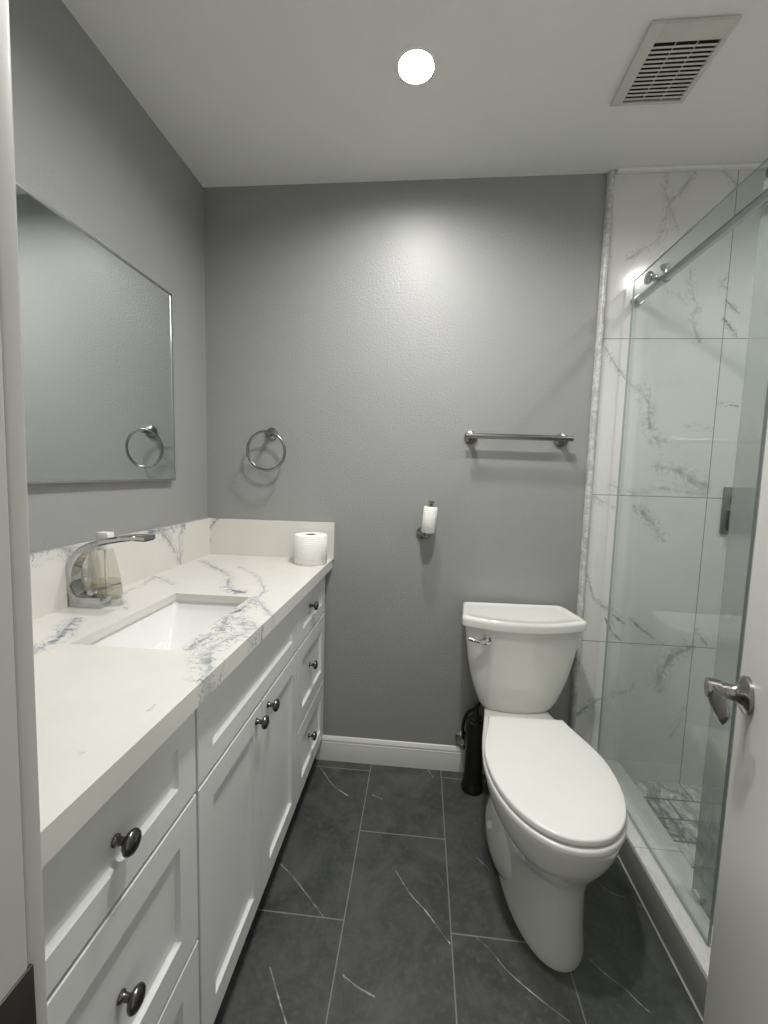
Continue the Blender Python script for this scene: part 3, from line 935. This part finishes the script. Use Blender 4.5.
t = thing('towel_bar', 'straight metal towel bar on the back wall above the toilet', 'towel bar', (1.307, 0, 1.445))
for x, z in ((1.128, 1.446), (1.484, 1.440)):
    bm = B()
    lathe(bm, [(0.0270, 0), (0.0270, 0.006), (0.0250, 0.010), (0.015, 0.014), (0.0115, 0.022), (0.0105, 0.045), (0.0125, 0.052), (0.0125, 0.064), (0.0, 0.069)], (x, 0, z), (0, -1, 0), 32)
    obj('wall_mount', bm, MAT['nickel'], t)
bm = B()
a, b = Vector((1.102, -0.060, 1.4475)), Vector((1.512, -0.060, 1.4425))
tube(bm, [a, a + (b - a) * 0.004, a + (b - a) * 0.996, b], [0.0088, 0.0108, 0.0108, 0.0088], 18)
obj('bar', bm, MAT['nickel'], t)

t = thing('toilet_paper_holder', 'small metal upright toilet paper holder on the back wall', 'toilet paper holder', (0.942, 0, 1.045))
tb, tt = Vector((0.9640, -0.062, 1.036)), Vector((0.9760, -0.062, 1.176))
bm = B(); lathe(bm, [(0.0255, 0), (0.0255, 0.006), (0.0235, 0.010), (0.013, 0.014), (0.010, 0.020)], (0.944, 0, 1.045), (0, -1, 0), 32); obj('wall_mount', bm, MAT['nickel'], t)
bm = B()
tube(bm, spline([(0.944, -0.015, 1.045), (0.948, -0.040, 1.043), (0.958, -0.058, 1.036), tb + (tt - tb) * 0.05], 6), 0.0075, 12)
ax = (tt - tb).normalized()
tube(bm, [tb, tb + (tt - tb) * 0.95], 0.0068, 14)
obj('arm', bm, MAT['nickel'], t)
bm = B(); lathe(bm, [(0.0068, -0.012), (0.0078, -0.004), (0.0125, 0.003), (0.0130, 0.006), (0.0110, 0.008), (0.0, 0.0075)], tt, ax, 24); obj('post_cap', bm, MAT['nickel'], t)
paper_roll('toilet_paper_roll', 'nearly empty white toilet paper roll hanging on the upright wall holder', tuple(tb + ax * 0.019), ax, 0.0278, 0.107, 0.0215)

# ================================================================ toilet
TX = 1.323
toilet = thing('toilet', 'white two piece toilet with closed elongated lid beside the shower', 'toilet', (TX, 0, 0), 0.035)

def egg(yb, hb, ym, hm, yt, z, n=22, p=2.15, blend=0.55):
    """outline from the straight back edge round the widest place to the tip; closed"""
    right = []
    m = 12
    for k in range(m):                                    # back corner to widest
        f = k / m
        s = f * f * (3 - 2 * f)
        right.append((hb + (hm - hb) * (s * blend + math.sin(f * PI / 2) * (1 - blend)), yb + (ym - yb) * f))
    for k in range(n + 1):
        a = PI / 2 * k / n
        right.append((hm * abs(math.cos(a)) ** (2 / p), ym + (yt - ym) * abs(math.sin(a)) ** (2 / p)))
    left = [(-x, y) for x, y in right[-2::-1]]
    return [(x, y, z) for x, y in right + left]

# bowl: rim, funnel, pedestal and foot as one continuous surface
bm = B()
R = [
    egg(-0.160, 0.080, -0.470, 0.112, -0.730, 0.000),
    egg(-0.160, 0.080, -0.470, 0.113, -0.732, 0.012),
    egg(-0.160, 0.078, -0.470, 0.108, -0.730, 0.030),
    egg(-0.160, 0.078, -0.460, 0.105, -0.727, 0.100),
    egg(-0.160, 0.078, -0.460, 0.106, -0.724, 0.160),
    egg(-0.150, 0.082, -0.470, 0.112, -0.724, 0.205),
    egg(-0.140, 0.088, -0.490, 0.126, -0.732, 0.240),
    egg(-0.120, 0.094, -0.505, 0.145, -0.752, 0.275, blend=0.8),
    egg(-0.080, 0.100, -0.512, 0.163, -0.773, 0.310, blend=0.9),
    egg(-0.050, 0.104, -0.515, 0.175, -0.786, 0.345, blend=0.95),
    egg(-0.035, 0.106, -0.515, 0.181, -0.792, 0.375, blend=0.95),
    egg(-0.035, 0.106, -0.515, 0.182, -0.793, 0.386, blend=0.95),
    egg(-0.040, 0.101, -0.515, 0.178, -0.788, 0.392, blend=0.95),
]
loft(bm, R)
# trapway bulge low at the back of both sides
for s in (-1, 1):
    rings = []
    for k in range(13):
        f = k / 12
        y = -0.24 - 0.33 * f
        r = math.sin(PI * min(max(f, 0.02), 0.98)) ** 0.5
        zc = 0.075 + 0.025 * f
        rings.append([(s * (0.080 + 0.062 * r * math.cos(a)), y, max(0.0, zc + (0.125 * r) * math.sin(a))) for a in [2 * PI * q / 20 for q in range(20)]])
    loft(bm, rings)
bowl = obj('bowl', bm, MAT['porcelain'], toilet, sharp=60, local=True)
for s in (-1, 1):
    bm = B(); lathe(bm, [(0.014, -0.004), (0.014, 0.003), (0.011, 0.009), (0.0, 0.011)], (s * 0.1355, -0.43, 0.135), (s, -0.15, 0.25), 20)
    obj('bolt_cap', bm, MAT['plastic'], bowl, local=True)

# seat ring and closed lid
def plate(bm, yb, hb, ym, hm, yt, z0, z1, r, dome=0.0):
    e = lambda d, z: egg(yb - d * 0.8, hb - d, ym, hm - d, yt + d, z)
    rings = [e(r * 0.6, z0), e(0, z0 + r * 0.5), e(0, z1 - r), e(r * 0.3, z1 - r * 0.35), e(r, z1)]
    if dome: rings += [e(r + 0.022, z1 + dome * 0.35), e(r + 0.026, z1 + dome * 0.5), e(r + 0.06, z1 + dome)]
    loft(bm, rings)
bm = B(); plate(bm, -0.285, 0.105, -0.515, 0.186, -0.800, 0.3945, 0.4110, 0.005); obj('seat', bm, MAT['plastic'], toilet, sharp=50, local=True)
bm = B(); plate(bm, -0.290, 0.131, -0.515, 0.183, -0.794, 0.4165, 0.4340, 0.005, 0.003); obj('lid', bm, MAT['plastic'], toilet, sharp=50, local=True)
for s in (-1, 1):
    bm = B(); box(bm, s * 0.075 - 0.022, s * 0.075 + 0.022, -0.298, -0.268, 0.391, 0.418, 0.005)
    obj('hinge', bm, MAT['plastic'], toilet, local=True)

# tank: flat back, bowed front, narrowing downwards
def tank_ring(hw_b, hw_f, yb, ycor, yfront, z, r=0.022, n=18):
    pts = [(-hw_b, yb), (hw_b, yb)]
    right = []
    out = [(hw_b - r, yb), (hw_b - r * 0.3, yb - r * 0.3), (hw_b + (hw_f - hw_b) * 0.15, yb - r)]
    for k in range(1, 5):
        f = k / 5
        out.append((hw_b + (hw_f - hw_b) * (0.15 + 0.85 * f), yb - r + (ycor + r - (yb - r)) * f))
    out += [(hw_f, ycor + r * 0.7), (hw_f - r * 0.25, ycor + r * 0.1)]
    m = n
    for k in range(m + 1):
        x = (hw_f - r * 0.9) * (1 - k / m)
        out.append((x, ycor + (yfront - ycor) * (1 - (x / hw_f) ** 2)))
    left = [(-x, y) for x, y in out[-2::-1]]
    return [(x, y, z) for x, y in out + left]
bm = B()
T = []
for f, hf in ((0.0, 0.117), (0.010, 0.127), (0.05, 0.137), (0.13, 0.149), (0.26, 0.166), (0.42, 0.183), (0.62, 0.197), (0.82, 0.207), (1.0, 0.213)):
    z = 0.3875 + f * (0.733 - 0.3875)
    T.append(tank_ring(hf * 0.90, hf, -0.030, -0.165 - 0.030 * f - 0.012 * min(1, f * 8), -0.195 - 0.052 * f - 0.012 * min(1, f * 8), z))
loft(bm, T)
obj('tank', bm, MAT['porcelain'], toilet, sharp=50, local=True)
bm = B()
lid = lambda d, z: tank_ring(0.200 - d, 0.227 - d, -0.020 - d, -0.214 + d, -0.270 + d, z - 0.004, 0.012)
loft(bm, [lid(0.010, 0.736), lid(0.001, 0.739), lid(0.0, 0.760), lid(0.0015, 0.768), lid(0.005, 0.772), lid(0.016, 0.773), lid(0.020, 0.771), lid(0.05, 0.771)])
obj('tank_lid', bm, MAT['porcelain'], toilet, sharp=40, local=True)
bm = B()
fx, fy, fz = -0.137, -0.226, 0.690
lathe(bm, [(0.0165, -0.006), (0.0175, 0.004), (0.0165, 0.010), (0.010, 0.014), (0.008, 0.022), (0.012, 0.026), (0.0, 0.029)], (fx, fy, fz), (-0.25, -1, 0), 28)
tube(bm, spline([(fx, fy - 0.020, fz), (fx - 0.025, fy - 0.021, fz - 0.001), (fx - 0.050, fy - 0.018, fz + 0.001), (fx - 0.070, fy - 0.012, fz + 0.003)], 5),
     [0.0085 - 0.0002 * i for i in range(16)], 12)
obj('flush_lever', bm, MAT['chrome'], toilet, local=True)

# water supply: shut-off valve and hose
t = thing('supply_valve', 'chrome water valve with black hose on the wall behind the toilet', 'valve', (1.147, 0, 0.157))
bm = B(); lathe(bm, [(0.031, 0), (0.030, 0.004), (0.022, 0.010), (0.012, 0.013)], (1.147, -0.0105, 0.160), (0, -1, 0), 32); obj('escutcheon', bm, MAT['chrome'], t)
bm = B()
tube(bm, [(1.147, -0.012, 0.160), (1.147, -0.060, 0.160)], 0.0085, 14)
tube(bm, [(1.147, -0.050, 0.148), (1.147, -0.050, 0.182)], 0.0095, 14)
obj('valve_body', bm, MAT['chrome'], t)
bm = B(); lathe(bm, [(0.012, 0), (0.015, 0.004), (0.015, 0.012), (0.011, 0.016)], (1.147, -0.060, 0.158), (0, -1, 0), 18); obj('valve_handle', bm, MAT['chrome'], t)
bm = B()
tube(bm, spline([(1.147, -0.050, 0.180), (1.143, -0.050, 0.215), (1.147, -0.052, 0.262), (1.162, -0.060, 0.305), (1.186, -0.075, 0.332), (1.201, -0.088, 0.356), (1.204, -0.094, 0.3865)], 8), 0.0066, 12)
obj('hose', bm, MAT['black'], t)

# brush canister
bx, by = 1.186, -0.102
t = thing('toilet_brush', 'black toilet brush in a slim black holder beside the toilet', 'toilet brush', (bx, by, 0))
bm = B(); lathe(bm, [(0.041, 0), (0.0455, 0.003), (0.0455, 0.014), (0.043, 0.024), (0.038, 0.038), (0.037, 0.060), (0.037, 0.288), (0.035, 0.296), (0.024, 0.300)], (bx, by, 0), (0, 0, 1), 36); obj('holder', bm, MAT['black'], t)
bm = B()
lathe(bm, [(0.026, 0.298), (0.026, 0.306), (0.012, 0.312), (0.0085, 0.320), (0.0075, 0.355), (0.0090, 0.362), (0.0, 0.366)], (bx + 0.004, by + 0.002, 0), (0, 0, 1), 24)
obj('brush_handle', bm, MAT['black'], t)

# ================================================================ shower
def glass_panel(name, label, x, y0, y1, z0, z1, m, th=0.008, edge=None):
    bm = B()
    box(bm, x - th / 2, x + th / 2, y0, y1, z0, z1)
    bm.faces.ensure_lookup_table()
    bmesh.ops.recalc_face_normals(bm, faces=bm.faces)
    for f in bm.faces: f.material_index = 0 if abs(f.normal.x) > 0.5 else 1
    o = obj(name, bm, [m, edge or MAT['glass_edge']], sharp=None)
    set_origin(o, (x, (y0 + y1) / 2, z0))
    return tag(o, label, 'glass panel')

door_g = glass_panel('sliding_shower_door', 'clear glass sliding shower door hanging from the rail beside the toilet', 1.700, -0.722, -0.045, 0.122, 2.030, MAT['glass'])
fixed_g = glass_panel('fixed_shower_panel', 'hazy fixed glass shower panel behind the sliding door, nearer the entry door', 1.752, YF + 0.004, -0.575, 0.1135, 2.030, MAT['glass_hazy'], edge=MAT['glass_hazy'])
def roller(parent, y):
    bm = B()
    lathe(bm, [(0.019, 0.0), (0.021, 0.003), (0.021, 0.010), (0.018, 0.013), (0.009, 0.014), (0.0, 0.0145)], (1.6955, y, 1.985), (-1, 0, 0), 28)
    lathe(bm, [(0.012, 0), (0.012, 0.010)], (1.7045, y, 1.985), (1, 0, 0), 20)
    obj('roller_bolt', bm, MAT['chrome'], parent)
roller(door_g, -0.170)
roller(door_g, -0.690)
bm = B(); box(bm, 1.742, 1.765, -0.612, -0.585, 0.1135, 0.135, 0.003)
obj('bottom_guide', bm, MAT['cap'], fixed_g)

t = thing('shower_rail', 'grey metal shower door rail running to the tiled back wall', 'shower rail', (1.728, -0.77, 1.970))
bm = B(); tube(bm, [(1.728, YF + 0.002, 1.970), (1.728, -0.012, 1.970)], 0.0135, 20); obj('rail_bar', bm, MAT['rail'], t)
bm = B(); lathe(bm, [(0.021, 0), (0.021, 0.016), (0.018, 0.020), (0.014, 0.020)], (1.728, -0.0105, 1.970), (0, -1, 0), 28); obj('wall_flange', bm, MAT['rail'], t)
bm = B()
lathe(bm, [(0.0175, -0.013), (0.0175, 0.013)], (1.728, -0.195, 1.970), (0, 1, 0), 24)
lathe(bm, [(0.008, 0.012), (0.007, 0.026), (0.013, 0.032), (0.0155, 0.040), (0.0155, 0.044), (0.0, 0.046)], (1.728, -0.195, 1.970), (0, 0, 1), 24)
obj('stop_clamp', bm, MAT['chrome'], t)

t = thing('shower_valve', 'chrome rectangular shower valve plate on the tiled back wall', 'shower valve', (2.175, -0.010, 1.18))
bm = B(); box(bm, 2.105, 2.255, -0.019, -0.010, 1.088, 1.272, 0.003); obj('plate', bm, MAT['nickel'], t)
bm = B(); box(bm, 2.128, 2.150, -0.050, -0.018, 1.100, 1.180, 0.004); obj('handle', bm, MAT['pewter'], t)
bm = B(); box(bm, 2.134, 2.146, -0.036, -0.018, 1.205, 1.240, 0.003); obj('diverter', bm, MAT['pewter'], t)
